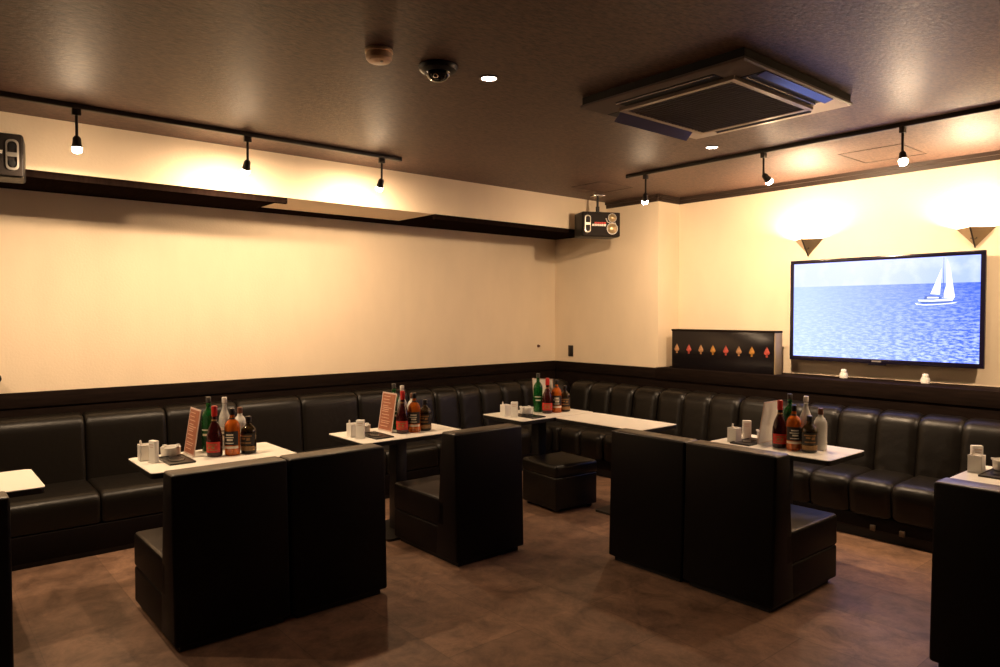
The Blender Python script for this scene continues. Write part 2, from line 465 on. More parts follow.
# second arm: local depth (+x) becomes -y, local width (+y) becomes +x
XS = 0.50
i = 0
x = 0.735
edges_b = [0.46, 0.735, 1.01, 1.30, 1.59, 1.86, 2.13, 2.415, 2.69, 2.96, 3.23, 3.50, 3.77, 4.03, 4.30, 4.57, 4.84, 5.11, 5.38, 5.65]
for k in range(len(edges_b) - 1):
    put(back_me[k % 3], (edges_b[k], YF, 0), -PI / 2)
    if edges_b[k] >= 0.70: put(seat_me, (edges_b[k], YF, 0), -PI / 2)
bm_ = new(); add_box(bm_, 0.20, 0.73, YS + 5 * W - .0, YF - .20, 0.15, 0.395, 0.03, 3); obj('corner_seat', bm_, M['leather'], corner)
bm_ = new(); add_lathe(bm_, [(0.0, 0.30), (0.20, 0.30), (0.185, 0.72), (0.15, 0.775), (0.09, 0.80), (0.0, 0.80)], 0.24, YF - .24, 0, 20)
obj('corner_back', bm_, M['leather'], corner)
for x in (3.665, 3.845):
    b = new(); add_box(b, x - .016, x + .016, YF - .665, YF - .645, 0.068, 0.104, 0.003); obj('clip', b, M['clip'], corner)['label'] = 'small bare metal clip'

# ------------------------------------------------------------------ box chairs (local: the back's rear plane is x=0, the seat points to -x, y = 0..0.53)
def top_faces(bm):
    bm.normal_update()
    for f in bm.faces: f.material_index = 1 if f.normal.z > .6 else 0  # upward faces take the brightened vinyl, as if lit from above
def make_chair(label, w=0.532):
    t = thing('box_chair', label, 'chair')
    b = new(); add_box(b, -0.66, -0.03, 0.03, w - .03, 0.0, 0.04); obj('plinth', b, M['plinth'], t)
    b = new(); add_box(b, -0.700, -0.10, 0.001, w - .001, 0.030, 0.212, 0.012, 3); obj('base', b, M['vinyl'], t)
    b = new()
    add_box(b, -0.708, -0.12, 0.0, w, 0.208, 0.386, 0.022, 4)
    top_faces(b); obj('seat', b, [M['vinyl'], M['vinyl_lit_top']], t)
    b = new()
    add_hexa(b, [(-.225, 0, .030), (0, 0, .030), (0, w, .030), (-.225, w, .030), (-.160, 0, .792), (-.022, 0, .792), (-.022, w, .792), (-.160, w, .792)], bev=0.014, seg=3)
    top_faces(b); obj('backrest', b, [M['vinyl'], M['vinyl_lit_top']], t)
    return t
G = 'black box chairs'
c0 = make_chair('black box chair closest to the camera-side end of the left sofa row, seat showing beside its back')
c0['label'] = 'black box chair whose seat end shows, with bottles right behind its back'
c0.location = (2.372, 0.893, 0); c0['group'] = G
w = .536
dup(c0, (2.372, 0.893 + .543, 0), 0, 'black box chair beside the bottle table, joined to another, its seat hidden', G)
dup(c0, (2.318, 2.470, 0), 0, 'single black box chair standing alone beside the two-bottle-row table in mid-room', G)
# facing the back wall: rotate -90 deg  (-x local -> +y world ; +y local -> +x world)
dup(c0, (2.776, 3.272, 0), -PI / 2, 'black box chair with back to the room, beside the L-shaped tables', G)
dup(c0, (2.776 + w, 3.272, 0), -PI / 2, 'black box chair in front of the bottle table below the television', G)
dup(c0, (4.532, 3.300, 0), -PI / 2, 'black box chair cut off by the right edge of the photo', G)
dup(c0, (2.345, -0.217, 0), 0, 'black box chair cut off by the left edge of the photo', G)

# ottoman
ot = thing('ottoman', 'small black leather cube stool under the corner tables', 'ottoman', (1.685, 3.945, 0), R(-5))
hw = .215
b = new(); add_box(b, -hw + .006, hw - .006, -hw + .006, hw - .006, 0.022, 0.268, 0.012, 3); obj('box', b, M['leather'], ot)
b = new(); add_box(b, -hw, hw, -hw, hw, 0.262, 0.362, 0.026, 5); obj('seat_pad', b, M['leather'], ot)
for sx in (-1, 1):
    for sy in (-1, 1):
        b = new(); add_lathe(b, [(0.018, 0), (0.022, 0.01), (0.022, 0.03)], sx * .165, sy * .165, 0, 12); obj('foot', b, M['black_metal'], ot)

# ------------------------------------------------------------------ tables
ZT = 0.68
def rounded_slab(bm, hx, hy, z0, z1, r, mi_top=0, mi_side=1):
    pts = rounded([(-hx, -hy), (hx, -hy), (hx, hy), (-hx, hy)], r, 6)
    a = [bm.verts.new((p.x, p.y, z0)) for p in pts]; c = [bm.verts.new((p.x, p.y, z1)) for p in pts]
    bm.faces.new(list(reversed(a))).material_index = mi_side
    bm.faces.new(c).material_index = mi_top
    for i in range(len(pts)):
        bm.faces.new((a[i], a[(i + 1) % len(pts)], c[(i + 1) % len(pts)], c[i])).material_index = mi_side
def make_table(name, label, cx, cy, hx, hy, rz=0, plate=.2, off=0):
    t = thing(name, label, 'table', (cx, cy, 0), rz, 'white-topped lounge tables')
    b = new(); rounded_slab(b, hx, hy, ZT - .004, ZT, .03, 0, 0); rounded_slab(b, hx, hy, ZT - .030, ZT - .004, .03, 1, 1)
    obj('tabletop', b, [M['laminate'], M['edge']], t)
    b = new(); add_box(b, -.045, .045, off - .045, off + .045, .012, ZT - .04, .006); obj('column', b, M['black_metal'], t)
    b = new(); add_box(b, -.12, .12, off - .17, off + .17, ZT - .045, ZT - .028); obj('mount_plate', b, M['black_metal'], t)
    b = new(); rounded_slab(b, plate, plate, 0, .016, .03, 0, 0)
    for v in b.verts: v.co.y += off
    obj('base_plate', b, M['black_metal'], t)
    return t
make_table('lounge_table', 'white-topped table cut off by the left edge of the photo, nothing standing on it', 1.43, 0.105, .255, .41)
make_table('lounge_table', 'white-topped table with a leaning menu and six bottles by the left wall sofa', 1.465, 1.37, .252, .400)
make_table('lounge_table', 'white-topped table behind the single box chair, menu card and bottles on it', 1.43, 2.622, .248, .405)
make_table('lounge_table', 'white-topped table with a green bottle, one arm of the corner L', 1.385, 4.005, .25, .400, 0, .07)
make_table('lounge_table', 'bare white-topped table forming the long arm of the corner L', 2.062, 4.160, .23, .415, -PI / 2, .16, .10)
make_table('lounge_table', 'white-topped table with bottles in front of the sofa under the television', 3.420, 4.165, .235, .392, -PI / 2)
make_table('lounge_table', 'white-topped table at the right edge, white holder on it', 4.79, 4.21, .25, .405, -PI / 2)

# ------------------------------------------------------------------ bottles and table things
def prof_label(prof, z0, z1, off=0.0008, n=6):
    """follow a lathe profile between two heights, slightly outside"""
    def rad(z):
        for (r0, a), (r1, c) in zip(prof[:-1], prof[1:]):
            if a <= z <= c and c > a: return r0 + (r1 - r0) * (z - a) / (c - a)
        return prof[-1][0]
    return [(rad(z0 + (z1 - z0) * k / n) + off, z0 + (z1 - z0) * k / n) for k in range(n + 1)]

def shell_label(bm, prof, z0, z1, a0, a1, mi=0, off=0.0008, n=14, sx=1, sy=1):
    pr = prof_label(prof, z0, z1, off)
    cols = []
    for k in range(n + 1):
        a = a0 + (a1 - a0) * k / n
        cols.append([(r, a, z) for r, z in pr])
    V = [[bm.verts.new((sx * r * math.cos(a), sy * r * math.sin(a), z)) for r, a, z in c] for c in cols]
    W_ = [[bm.verts.new((sx * (r - off * .9) * math.cos(a), sy * (r - off * .9) * math.sin(a), z)) for r, a, z in c] for c in cols]
    for A, B in ((V, 1), (W_, -1)):
        for c0_, c1_ in zip(A[:-1], A[1:]):
            for j in range(len(c0_) - 1):
                q = (c0_[j], c1_[j], c1_[j + 1], c0_[j + 1])
                bm.faces.new(q if B > 0 else tuple(reversed(q))).material_index = mi
    for c0_, c1_ in ((V[0], W_[0]), (V[-1], W_[-1])):
        for j in range(len(c0_) - 1): bm.faces.new((c0_[j], c0_[j + 1], c1_[j + 1], c1_[j])).material_index = mi

def bottle_proto(kind):
    """built facing +x; each a thing at its own base"""
    spec = {
        'green':  dict(g='g_green', cap='cap_grey', prof=[(.033, 0), (.0385, .004), (.039, .02), (.039, .200), (.036, .220), (.024, .240), (.0140, .252), (.0130, .288), (.0145, .290), (.0145, .295)], cz=(.287, .322, .0150)),
        'cognac': dict(g='g_red', cap='cap_red', prof=[(.034, 0), (.041, .004), (.043, .02), (.044, .09), (.042, .125), (.034, .160), (.022, .188), (.0145, .205), (.0135, .240)], cz=(.232, .290, .0165)),
        'amber':  dict(g='g_amber', cap='cap_black', prof=[(.036, 0), (.042, .004), (.043, .02), (.043, .165), (.041, .180), (.030, .197), (.017, .208), (.0135, .222), (.0130, .240)], cz=(.234, .270, .0150)),
        'brown':  dict(g='g_brown', cap='cap_black', prof=[(.036, 0), (.044, .005), (.045, .02), (.045, .122), (.042, .140), (.030, .155), (.018, .165), (.0145, .175), (.0140, .188)], cz=(.182, .215, .0165)),
        'clear':  dict(g='g_clear', cap='cap_white', prof=[(.030, 0), (.035, .004), (.036, .02), (.036, .170), (.033, .195), (.022, .225), (.0135, .250), (.0130, .290)], cz=(.282, .316, .0150)),
        'white':  dict(g='g_white', cap='cap_brown', prof=[(.032, 0), (.037, .004), (.038, .02), (.038, .150), (.036, .170), (.026, .190), (.0150, .203), (.0135, .222)], cz=(.214, .252, .0155)),
    }[kind]
    P = spec['prof']
    t = thing(kind + '_bottle', 'x', 'bottle')
    t.name = {'green': 'green_bottle', 'cognac': 'cognac_bottle', 'amber': 'whisky_bottle', 'brown': 'brown_bottle', 'clear': 'clear_bottle', 'white': 'frosted_bottle'}[kind]
    b = new(); add_lathe(b, P, n=28); obj('glass_body', b, M[spec['g']], t, smooth=50)
    z0, z1, r = spec['cz']
    b = new(); add_lathe(b, [(r * .96, z0), (r, z0 + .003), (r, z1 - .004), (r * .9, z1), (0, z1)], n=20); obj('cap', b, M[spec['cap']], t)
    def lab(segments, mats, name='label'):
        b = new()
        for s in segments: shell_label(b, P, *s[:4], mi=s[4], off=s[5] if len(s) > 5 else .0008)
        return obj(name, b, [M[m] for m in mats], t)
    if kind == 'cognac':
        lab([(.028, .088, -1.15, 1.15, 0), (.070, .076, -.75, .75, 1, .0016), (.040, .044, -.8, .8, 1, .0016), (.050, .064, -.5, -.1, 1, .0016), (.050, .064, .05, .42, 1, .0016)], ['lab_red', 'lab_gold'])
        lab([(.206, .214, -PI, PI, 0)], ['lab_gold'], 'neck_band')
    elif kind == 'amber':
        lab([(.062, .142, -1.25, 1.25, 0), (.042, .056, -1.25, 1.25, 1), (.118, .126, -.45, .55, 1, .0016), (.104, .110, -.65, .6, 1, .0016), (.088, .098, -.3, .5, 1, .0016), (.072, .077, -.6, .6, 1, .0016)], ['lab_black', 'lab_white'])
        lab([(.208, .216, -PI, PI, 0)], ['lab_black'], 'neck_band')
    elif kind == 'brown':
        lab([(.048, .118, -1.2, 1.2, 0), (.100, .108, -.8, .8, 1, .0016), (.084, .094, -.55, .0, 1, .0016), (.078, .094, .15, .6, 1, .0016), (.060, .068, -.7, .7, 1, .0016)], ['lab_black', 'lab_gold'])
        lab([(.018, .044, -1.2, 1.2, 0)], ['lab_gold'], 'foot_label')
    elif kind == 'clear':
        lab([(.060, .140, -1.1, 1.1, 0), (.115, .121, -.7, .7, 1, .0016), (.090, .100, -.5, .5, 1, .0016)], ['lab_white', 'lab_black'])
    elif kind == 'green':
        lab([(.070, .150, -1.1, 1.1, 0), (.125, .133, -.7, .7, 1, .0016), (.095, .107, -.5, .6, 1, .0016)], ['g_green', 'lab_white'])
    return t
NAMES = {'green': 'tall green glass bottle with dark cap', 'cognac': 'round dark bottle with red label', 'amber': 'amber whisky bottle with black label',
         'brown': 'squat dark brown bottle with black cap', 'clear': 'tall clear glass bottle with white cap', 'white': 'frosted white bottle with brown cap'}
protos = {}
def put_bottle(kind, x, y, rz, where):
    label = NAMES[kind] + ' ' + where
    if kind not in protos:
        t = bottle_proto(kind); protos[kind] = t
        t.location = (x, y, ZT); t.rotation_euler.z = rz; t['label'] = label; t['group'] = 'bottles on the lounge tables'
        return t
    return dup(protos[kind], (x, y, ZT), rz, label, 'bottles on the lounge tables')

FACE = -PI / 4
LT = 'on the table by the left wall sofa'
MT = 'on the table behind the single box chair'
CT = 'on the corner L tables'
RT = 'on the table below the television'
for k, x, y in (('cognac', 1.468, 1.370), ('amber', 1.490, 1.463), ('brown', 1.485, 1.560), ('green', 1.275, 1.400), ('clear', 1.300, 1.485), ('white', 1.325, 1.568)):
    put_bottle(k, x, y, FACE, LT)
for k, x, y in (('cognac', 1.492, 2.622), ('amber', 1.500, 2.712), ('brown', 1.490, 2.808), ('green', 1.300, 2.672), ('clear', 1.395, 2.680), ('white', 1.355, 2.790)):
    put_bottle(k, x, y, FACE, MT)
for k, x, y in (('green', 1.325, 4.053), ('cognac', 1.430, 4.060), ('amber', 1.440, 4.155), ('brown', 1.445, 4.250)):
    put_bottle(k, x, y, FACE, CT)
for k, x, y in (('cognac', 3.428, 4.102), ('amber', 3.520, 4.097), ('brown', 3.613, 4.102), ('green', 3.437, 4.205), ('clear', 3.535, 4.215), ('white', 3.625, 4.215)):
    put_bottle(k, x, y, FACE - .2, RT)

# table sets. local frame: u = local +y (row direction), local +x towards the viewer's aisle
def make_holder():
    t = thing('napkin_holder', 'x', 'holder')
    b = new()
    s = .032; h = .090; th = .004
    for a in ((-s, s, -s, -s + th), (-s, s, s - th, s), (-s, -s + th, -s, s), (s - th, s, -s, s)): add_box(b, *a, 0, h, .001, 1)
    add_box(b, -s, s, -s, s, 0, .004)
    obj('cup', b, M['porcelain'], t)
    b = new(); add_box(b, -s + .008, s - .008, -s + .016, s - .006, .006, h - .006, .004); obj('napkin', b, M['paper'], t)
    b = new(); add_tube(b, [(-.01, -.021, .01), (-.012, -.020, h + .012), (-.012, -.020, h + .022)], [.006, .006, .004], 8); obj('stick', b, M['paper'], t)
    return t
def make_stand():
    t = thing('card_stand', 'x', 'stand')
    b = new(); add_box(b, -.027, .027, -.014, .014, 0, .122, .004); obj('block', b, M['porcelain'], t)
    b = new(); add_box(b, -.018, .018, -.0148, -.0138, .098, .103); add_box(b, -.014, .014, -.0148, -.0138, .085, .089); obj('print', b, M['menu_border'], t)
    b = new(); add_box(b, -.030, .030, -.020, .020, 0, .005, .002); obj('foot', b, M['acrylic'], t)
    return t
def make_ashtray():
    t = thing('glass_ashtray', 'x', 'ashtray')
    b = new()
    add_lathe(b, [(0, .0), (.045, .0), (.052, .006), (.055, .052), (.050, .055), (.046, .050), (.042, .018), (0, .014)], n=20)
    obj('bowl', b, M['ice'], t)
    for k in range(4):
        a = k * PI / 2 + .4
        b = new(); add_box(b, -.009, .009, -.009, .009, .050, .060, .002); q = obj('notch', b, M['ice'], t); q.location = (.0505 * math.cos(a), .0505 * math.sin(a), 0); q.rotation_euler.z = a
    return t
def make_tray():
    t = thing('serving_tray', 'x', 'tray')
    b = new(); rounded_slab(b, .125, .068, .0, .006, .008, 0, 0)
    obj('board', b, M['tray'], t)
    b = new()
    for a in ((-.125, .125, -.068, -.062), (-.125, .125, .062, .068), (-.125, -.119, -.068, .068), (.119, .125, -.068, .068)): add_box(b, *a, .005, .010, .001, 1)
    obj('rim', b, M['tray'], t)
    b = new(); add_lathe(b, [(.030, .006), (.045, .0075), (.047, .010), (.044, .0105), (.0, .0085)], n=24, sx=1.3, sy=.95); obj('dish', b, M['panel_gloss'], t)
    return t
def make_menu(printed=True):
    t = thing('menu_card', 'x', 'menu')
    H, Wd, th = .272, .092, .004
    lean = R(9)
    cs, sn = math.cos(lean), math.sin(lean)
    def at(x, y, z): return (x, y * cs + z * sn, -y * sn + z * cs)
    def plate(bm, x0, x1, z0, z1, y0, y1, mi):
        q = [(x0, y0), (x1, y0), (x1, y1), (x0, y1)]
        add_hexa(bm, [at(px_, py_, z0) for px_, py_ in q] + [at(px_, py_, z1) for px_, py_ in q], mi)
    b = new(); plate(b, -Wd, Wd, .004, H, 0, th, 0); obj('acrylic_sheet', b, M['menu_border'], t)
    if printed:
        b = new(); plate(b, -Wd + .010, Wd - .010, .014, H - .010, -.0008, 0, 0)
        rn = random.Random(3)
        z = H - .030
        while z > .03:
            x = -Wd + .026
            w_ = rn.uniform(.07, .125)
            plate(b, x, x + w_, z, z + .0045, -.0014, -.0008, 1)
            z -= rn.choice((.013, .013, .022))
        obj('print', b, [M['menu'], M['menu_text']], t)
    b = new(); plate(b, -Wd + .006, Wd - .006, .010, H - .006, th, th + .0008, 0); obj('back_sheet', b, M['paper'], t)['label'] = 'plain white back sheet'
    b = new(); add_box(b, -Wd, Wd, -.004, .062, 0, .004, .001, 1); obj('foot', b, M['acrylic'], t)
    return t
sets = {}
def put_set(kind, maker, x, y, z, rz, label, group):
    if kind not in sets:
        t = maker(); sets[kind] = t
        t.location = (x, y, z); t.rotation_euler.z = rz; t['label'] = label; t['group'] = group
        return t
    return dup(sets[kind], (x, y, z), rz, label, group)
H_, S_, A_, T_, N_ = 'white napkin holders', 'white card stands', 'glass ashtrays', 'black trays', 'menu cards'
put_set('h', make_holder, 1.330, 1.035, ZT, 0, 'white square napkin holder ' + LT, H_)
put_set('h', make_holder, 1.400, 2.293, ZT, 0, 'white square napkin holder ' + MT, H_)
put_set('h', make_holder, 1.322, 3.700, ZT, 0, 'white square napkin holder ' + CT, H_)
put_set('h', make_holder, 3.138, 4.072, ZT, -PI / 2, 'white square napkin holder ' + RT, H_)
put_set('h', make_holder, 4.430, 4.240, ZT, -PI / 2, 'white square napkin holder on the table at the right edge', H_)
put_set('s', make_stand, 1.430, 1.055, ZT, R(20), 'small white card stand ' + LT, S_)
put_set('s', make_stand, 1.487, 2.300, ZT, R(40), 'small white card stand ' + MT, S_)
put_set('s', make_stand, 1.425, 3.702, ZT, R(35), 'small white card stand ' + CT, S_)
put_set('s', make_stand, 3.140, 4.215, ZT, R(40), 'small white card stand ' + RT, S_)
put_set('s', make_stand, 4.400, 4.345, ZT, R(40), 'small white card stand on the table at the right edge', S_)
put_set('t', make_tray, 1.455, 1.165, ZT, 0, 'flat black tray ' + LT, T_)
put_set('t', make_tray, 1.475, 2.420, ZT, 0, 'flat black tray ' + MT, T_)
put_set('t', make_tray, 1.470, 3.815, ZT, 0, 'flat black tray ' + CT, T_)
put_set('t', make_tray, 3.222, 4.115, ZT, -PI / 2, 'flat black tray ' + RT, T_)
put_set('t', make_tray, 4.535, 4.255, ZT, -PI / 2, 'flat black tray on the table at the right edge', T_)
put_set('a', make_ashtray, 1.290, 1.180, ZT, 0, 'frosted glass ashtray ' + LT, A_)
put_set('a', make_ashtray, 1.290, 2.425, ZT, 0, 'frosted glass ashtray ' + MT, A_)
put_set('a', make_ashtray, 1.405, 3.850, ZT + .0105, 0, 'frosted glass ashtray ' + CT, A_)
put_set('a', make_ashtray, 3.225, 4.300, ZT, 0, 'frosted glass ashtray ' + RT, A_)
put_set('a', make_ashtray, 4.525, 4.350, ZT + .0105, 0, 'frosted glass ashtray on the table at the right edge', A_)
put_set('m', make_menu, 1.345, 1.262, ZT, 0, 'brown printed menu card leaning ' + LT, N_)
put_set('m', make_menu, 1.358, 2.560, ZT, 0, 'brown printed menu card standing ' + MT, N_)
put_set('m', make_menu, 1.262, 4.185, ZT, R(205), 'menu card standing behind the bottles ' + CT, N_)
put_set('m', make_menu, 3.290, 4.175, ZT, -PI / 2, 'menu card seen from its pale back ' + RT, N_)

# ------------------------------------------------------------------ track lights
def make_spot(tilt=(0, 0), power=20):
    t = thing('track_spotlight', 'x', 'spotlight')
    b = new(); add_box(b, -.014, .014, -.022, .022, -.052, -.012, .004); obj('adapter', b, M['track'], t)
    b = new(); add_tube(b, [(0, 0, -.045), (0, 0, -.175)], .0075, 10); obj('stem', b, M['track'], t)
    b = new(); add_lathe(b, [(0, -.000), (.012, -.000), (.020, -.012), (.022, -.040), (.026, -.056), (.024, -.062), (0, -.060)], n=20)
    s = obj('lamp_socket', b, M['track'], t, (0, 0, -.163)); s.rotation_euler = (tilt[0], tilt[1], 0)
    b = new(); add_lathe(b, [(.0, -.056), (.022, -.058), (.025, -.068), (.024, -.080), (.019, -.088), (.010, -.092), (0, -.093)], n=20)
    q = obj('bulb', b, M['bulb'], t, (0, 0, -.163)); q.rotation_euler = (tilt[0], tilt[1], 0)
    l = bpy.data.lights.new('lamp_beam', 'AREA'); l.shape = 'DISK'; l.size = .045; l.energy = power; l.color = (1, .71, .44)
    lo = bpy.data.objects.new('lamp_beam', l); col.objects.link(lo); lo.parent = q; lo.location = (0, 0, -.095)
    return t
ZTr = ZC - .0
XT, YT = 1.185, 4.575
tr = thing('lighting_track', 'dark lighting track on the ceiling along the left wall beam', 'track', (0, 0, 0), 0, 'lighting tracks')
b = new(); add_box(b, XT - .018, XT + .018, -1.2, 2.800, ZC - .028, ZC, .003); obj('rail', b, M['track'], tr)
b = new(); add_box(b, XT - .020, XT + .020, 2.788, 2.808, ZC - .030, ZC, .003); obj('end_cap', b, M['black_metal'], tr)
tr = thing('lighting_track', 'dark lighting track on the ceiling in front of the television wall', 'track', (0, 0, 0), 0, 'lighting tracks')
b = new(); add_box(b, 1.840, 6.2, YT - .018, YT + .018, ZC - .028, ZC, .003); obj('rail', b, M['track'], tr)
b = new(); add_box(b, 1.830, 1.852, YT - .020, YT + .020, ZC - .030, ZC, .003); obj('end_cap', b, M['black_metal'], tr)
GS = 'track spotlights'
s1 = make_spot(); s1.location = (XT, 0.752, ZC - .010); s1['label'] = 'lit track spotlight nearest the black speaker on the beam'; s1['group'] = GS
s2 = make_spot((0, R(30)), 17.5); s2.location = (XT, 1.685, ZC - .010); s2['group'] = GS; s2['label'] = 'lit track spotlight in the middle of the track by the beam'
dup(s2, (XT, 2.650, ZC - .010), 0, 'lit track spotlight at the free end of the track by the beam', GS)
dup(s1, (XT, -0.30, ZC - .010), 0, 'added track spotlight by the beam, unseen beyond the left side of the view', GS)  # unseen lamp added to brighten the left end of the wall
s4 = make_spot((R(-22), R(-14)), 8); s4.location = (2.02, YT, ZC - .010); s4['label'] = 'lit track spotlight nearest the hanging corner speaker'; s4['group'] = GS
s5 = make_spot((R(52), R(-14)), 44); s5.location = (3.035, YT, ZC - .010); s5['label'] = 'lit track spotlight tilted towards the television wall'; s5['group'] = GS
s6 = make_spot((R(24), R(26)), 15); s6.location = (2.02, YT, ZC - .010); s6['label'] = s4['label']; s6['group'] = GS
s4['label'] = 'lit track spotlight in front of the ceiling hatch above the television'; s4.location = (3.925, YT, ZC - .010)
dup(s5, (5.05, YT, ZC - .010), 0, 'added track spotlight, unseen beyond the right side of the view', GS)  # out-of-view lamp added to brighten the television wall

# ------------------------------------------------------------------ wall sconces: open-topped folded metal shades lighting the wall upwards
def make_sconce():
    t = thing('wall_sconce', 'x', 'sconce')
    b = new()
    hw_, dp, z0, z1, th = .125, .13, -.135, 0.0, .004
    A, B, C, D = (-hw_, 0, z1), (hw_, 0, z1), (0, -dp, z1), (0, -.004, z0)
    a, b_, c, d = (-hw_ + .012, 0, z1), (hw_ - .012, 0, z1), (0, -dp + .012, z1), (0, -.004, z0 + .02)
    V = [b.verts.new(p) for p in (A, B, C, D, a, b_, c, d)]
    for q in ((0, 2, 3), (2, 1, 3), (4, 7, 6), (6, 7, 5), (0, 4, 6, 2), (2, 6, 5, 1)): b.faces.new([V[i] for i in q])
    obj('shade', b, M['sconce'], t, smooth=0)
    b = new(); add_tube(b, [(0, -dp - .003, .0), (0, -.012, z0 - .006)], .006, 8); obj('front_edge', b, M['track'], t)
    b = new(); add_lathe(b, [(.012, -.085), (.014, -.06)], 0, -.038, 0, 12); add_box(b, -.02, .02, -.045, 0, -.08, -.07); obj('socket', b, M['black_metal'], t)
    b = new(); add_lathe(b, [(.010, -.060), (.018, -.048), (.022, -.034), (.018, -.020), (0, -.014)], 0, -.038, 0, 16); obj('bulb', b, M['sconce_bulb'], t)
    return t
sc_ = make_sconce(); sc_.location = (2.715, YB, 2.125); sc_['label'] = 'bronze wedge wall sconce above the corner of the television nearer the diamond panel'; sc_['group'] = 'wall sconces'
sc_['label'] = 'bronze wedge wall sconce above the television corner nearest the diamond panel'
dup(sc_, (3.935, YB, 2.112), 0, 'bronze wedge wall sconce above the sailboat end of the television', 'wall sconces')

# ------------------------------------------------------------------ television
TX0, TX1, TZ0, TZ1 = 2.612, 4.030, 1.112, 1.943
tv = thing('television', 'large flat wall television showing a sailboat on blue sea', 'television', (TX0, 5.775, TZ0))
w, h_ = TX1 - TX0, TZ1 - TZ0
b = new(); add_box(b, .01, w - .01, .008, .045, .01, h_ - .01, .004); obj('back_shell', b, M['plastic_black'], tv)
b = new(); bz = .030
add_box(b, 0, w, 0, .022, h_ - bz, h_, .003); add_box(b, 0, w, 0, .022, 0, bz + .004, .003)
add_box(b, 0, bz, 0, .022, bz, h_ - bz, .0); add_box(b, w - bz, w, 0, .022, bz, h_ - bz, .0)
obj('bezel', b, M['tv_frame'], tv)
scr = new(); add_box(scr, 0, w - 2 * bz, 0, .004, 0, h_ - 2 * bz - .004)
so = obj('screen', scr, M['screen'], tv, (bz, .004, bz + .004), smooth=0)
# the boat in the picture (flat, on the screen)
b = new(); ox, oz = TX0 + bz, TZ0 + bz + .004
def scrpoly(pts, mi, y=-.0012):
    add_poly(b, [(x - ox, y, z - oz) for x, z in pts], mi)
scrpoly([(3.756, 1.83), (3.684, 1.643), (3.746, 1.638)], 0)
scrpoly([(3.790, 1.893), (3.812, 1.82), (3.843, 1.615), (3.763, 1.612), (3.785, 1.70)], 0)
scrpoly([(3.767, 1.905), (3.770, 1.905), (3.772, 1.61), (3.766, 1.61)], 1, -.0016)
scrpoly([(3.600, 1.602), (3.70, 1.600), (3.838, 1.610), (3.826, 1.592), (3.70, 1.588), (3.606, 1.590)], 0)
scrpoly([(3.604, 1.590), (3.70, 1.588), (3.826, 1.592), (3.812, 1.577), (3.63, 1.572)], 1)
scrpoly([(3.640, 1.602), (3.645, 1.628), (3.690, 1.634), (3.755, 1.622), (3.76, 1.604)], 1, -.0010)
scrpoly([(3.660, 1.612), (3.665, 1.622), (3.735, 1.620), (3.74, 1.611)], 0, -.0014)
scrpoly([(3.581, 1.578), (3.60, 1.572), (3.64, 1.566), (3.84, 1.574), (3.86, 1.582), (3.82, 1.570), (3.66, 1.560), (3.59, 1.566)], 0, -.0010)
obj('boat_image', b, [M['sail'], M['hull']], so, smooth=0)
b = new(); add_box(b, .668, .738, -.0014, 0, .012, .022, .0); obj('badge', b, M['tv_logo'], tv)
b = new(); add_box(b, .64, .77, .002, .020, -.012, .002, .003); obj('sensor_bar', b, M['tv_frame'], tv)
b = new(); add_box(b, .35, w - .35, .045, .104, .2, h_ - .2); obj('wall_bracket', b, M['black_metal'], tv)

# ------------------------------------------------------------------ panel with ornaments on the ledge
ZL = 0.984
pn = thing('ornament_panel', 'black panel with a row of eight small coloured leaf ornaments on the ledge', 'panel', (1.520, 5.620, ZL))
pw, ph_ = 1.035, .362
b = new(); add_box(b, 0, pw, 0, .118, 0, ph_, .003); obj('board', b, M['panel_gloss'], pn)
b = new(); add_box(b, pw, pw + .010, .004, .118, 0, ph_ - .002, .001); obj('side_board', b, M['panel_grey'], pn)['label'] = 'olive grey end board'
b = new(); add_box(b, -.004, pw + .012, -.005, .12, ph_ - .010, ph_ + .006, .002); obj('top_rail', b, M['dark_wood'], pn)
for x, m in zip((1.578, 1.712, 1.842, 1.968, 2.100, 2.229, 2.353, 2.492), ('dia_tan', 'dia_red', 'dia_tan', 'dia_gold', 'dia_red', 'dia_tan', 'dia_gold', 'dia_red')):
    b = new()
    pts = [(0, .046), (.013, .022), (.027, -.004), (.021, -.018), (.007, -.022), (.009, -.042), (-.009, -.042), (-.007, -.022), (-.021, -.018), (-.027, -.004), (-.013, .022)]
    F = [b.verts.new((px_, -.004, pz)) for px_, pz in pts]; B_ = [b.verts.new((px_, 0, pz)) for px_, pz in pts]
    ctr = b.verts.new((0, -.009, 0))
    for i in range(len(pts)):
        j = (i + 1) % len(pts)
        b.faces.new((F[i], F[j], ctr)); b.faces.new((F[i], B_[i], B_[j], F[j]))
    b.faces.new(B_)
    o = obj('leaf_ornament', b, M[m], pn, (x - 1.520, 0, .185), smooth=0)
    o['label'] = {'dia_tan': 'tan leaf ornament', 'dia_red': 'red leaf ornament', 'dia_gold': 'gold leaf ornament'}[m]

# small white jars on the ledge
def make_jar():
    t = thing('lidded_jar', 'x', 'jar')
    b = new(); add_lathe(b, [(.026, 0), (.030, .004), (.031, .030), (.026, .044), (0, .044)], n=20); obj('jar_body', b, M['porcelain'], t)
    b = new(); add_lathe(b, [(.020, .042), (.022, .046), (.021, .066), (.016, .072), (0, .073)], n=20); obj('lid', b, M['porcelain'], t)
    return t
jar = make_jar(); jar.location = (3.085, 5.735, ZL); jar['label'] = 'small white lidded jar on the ledge under the middle of the television'; jar['group'] = 'white jars on the ledge'
dup(jar, (3.668, 5.755, ZL), 0, 'small white lidded jar on the ledge under the sailboat', 'white jars on the ledge')

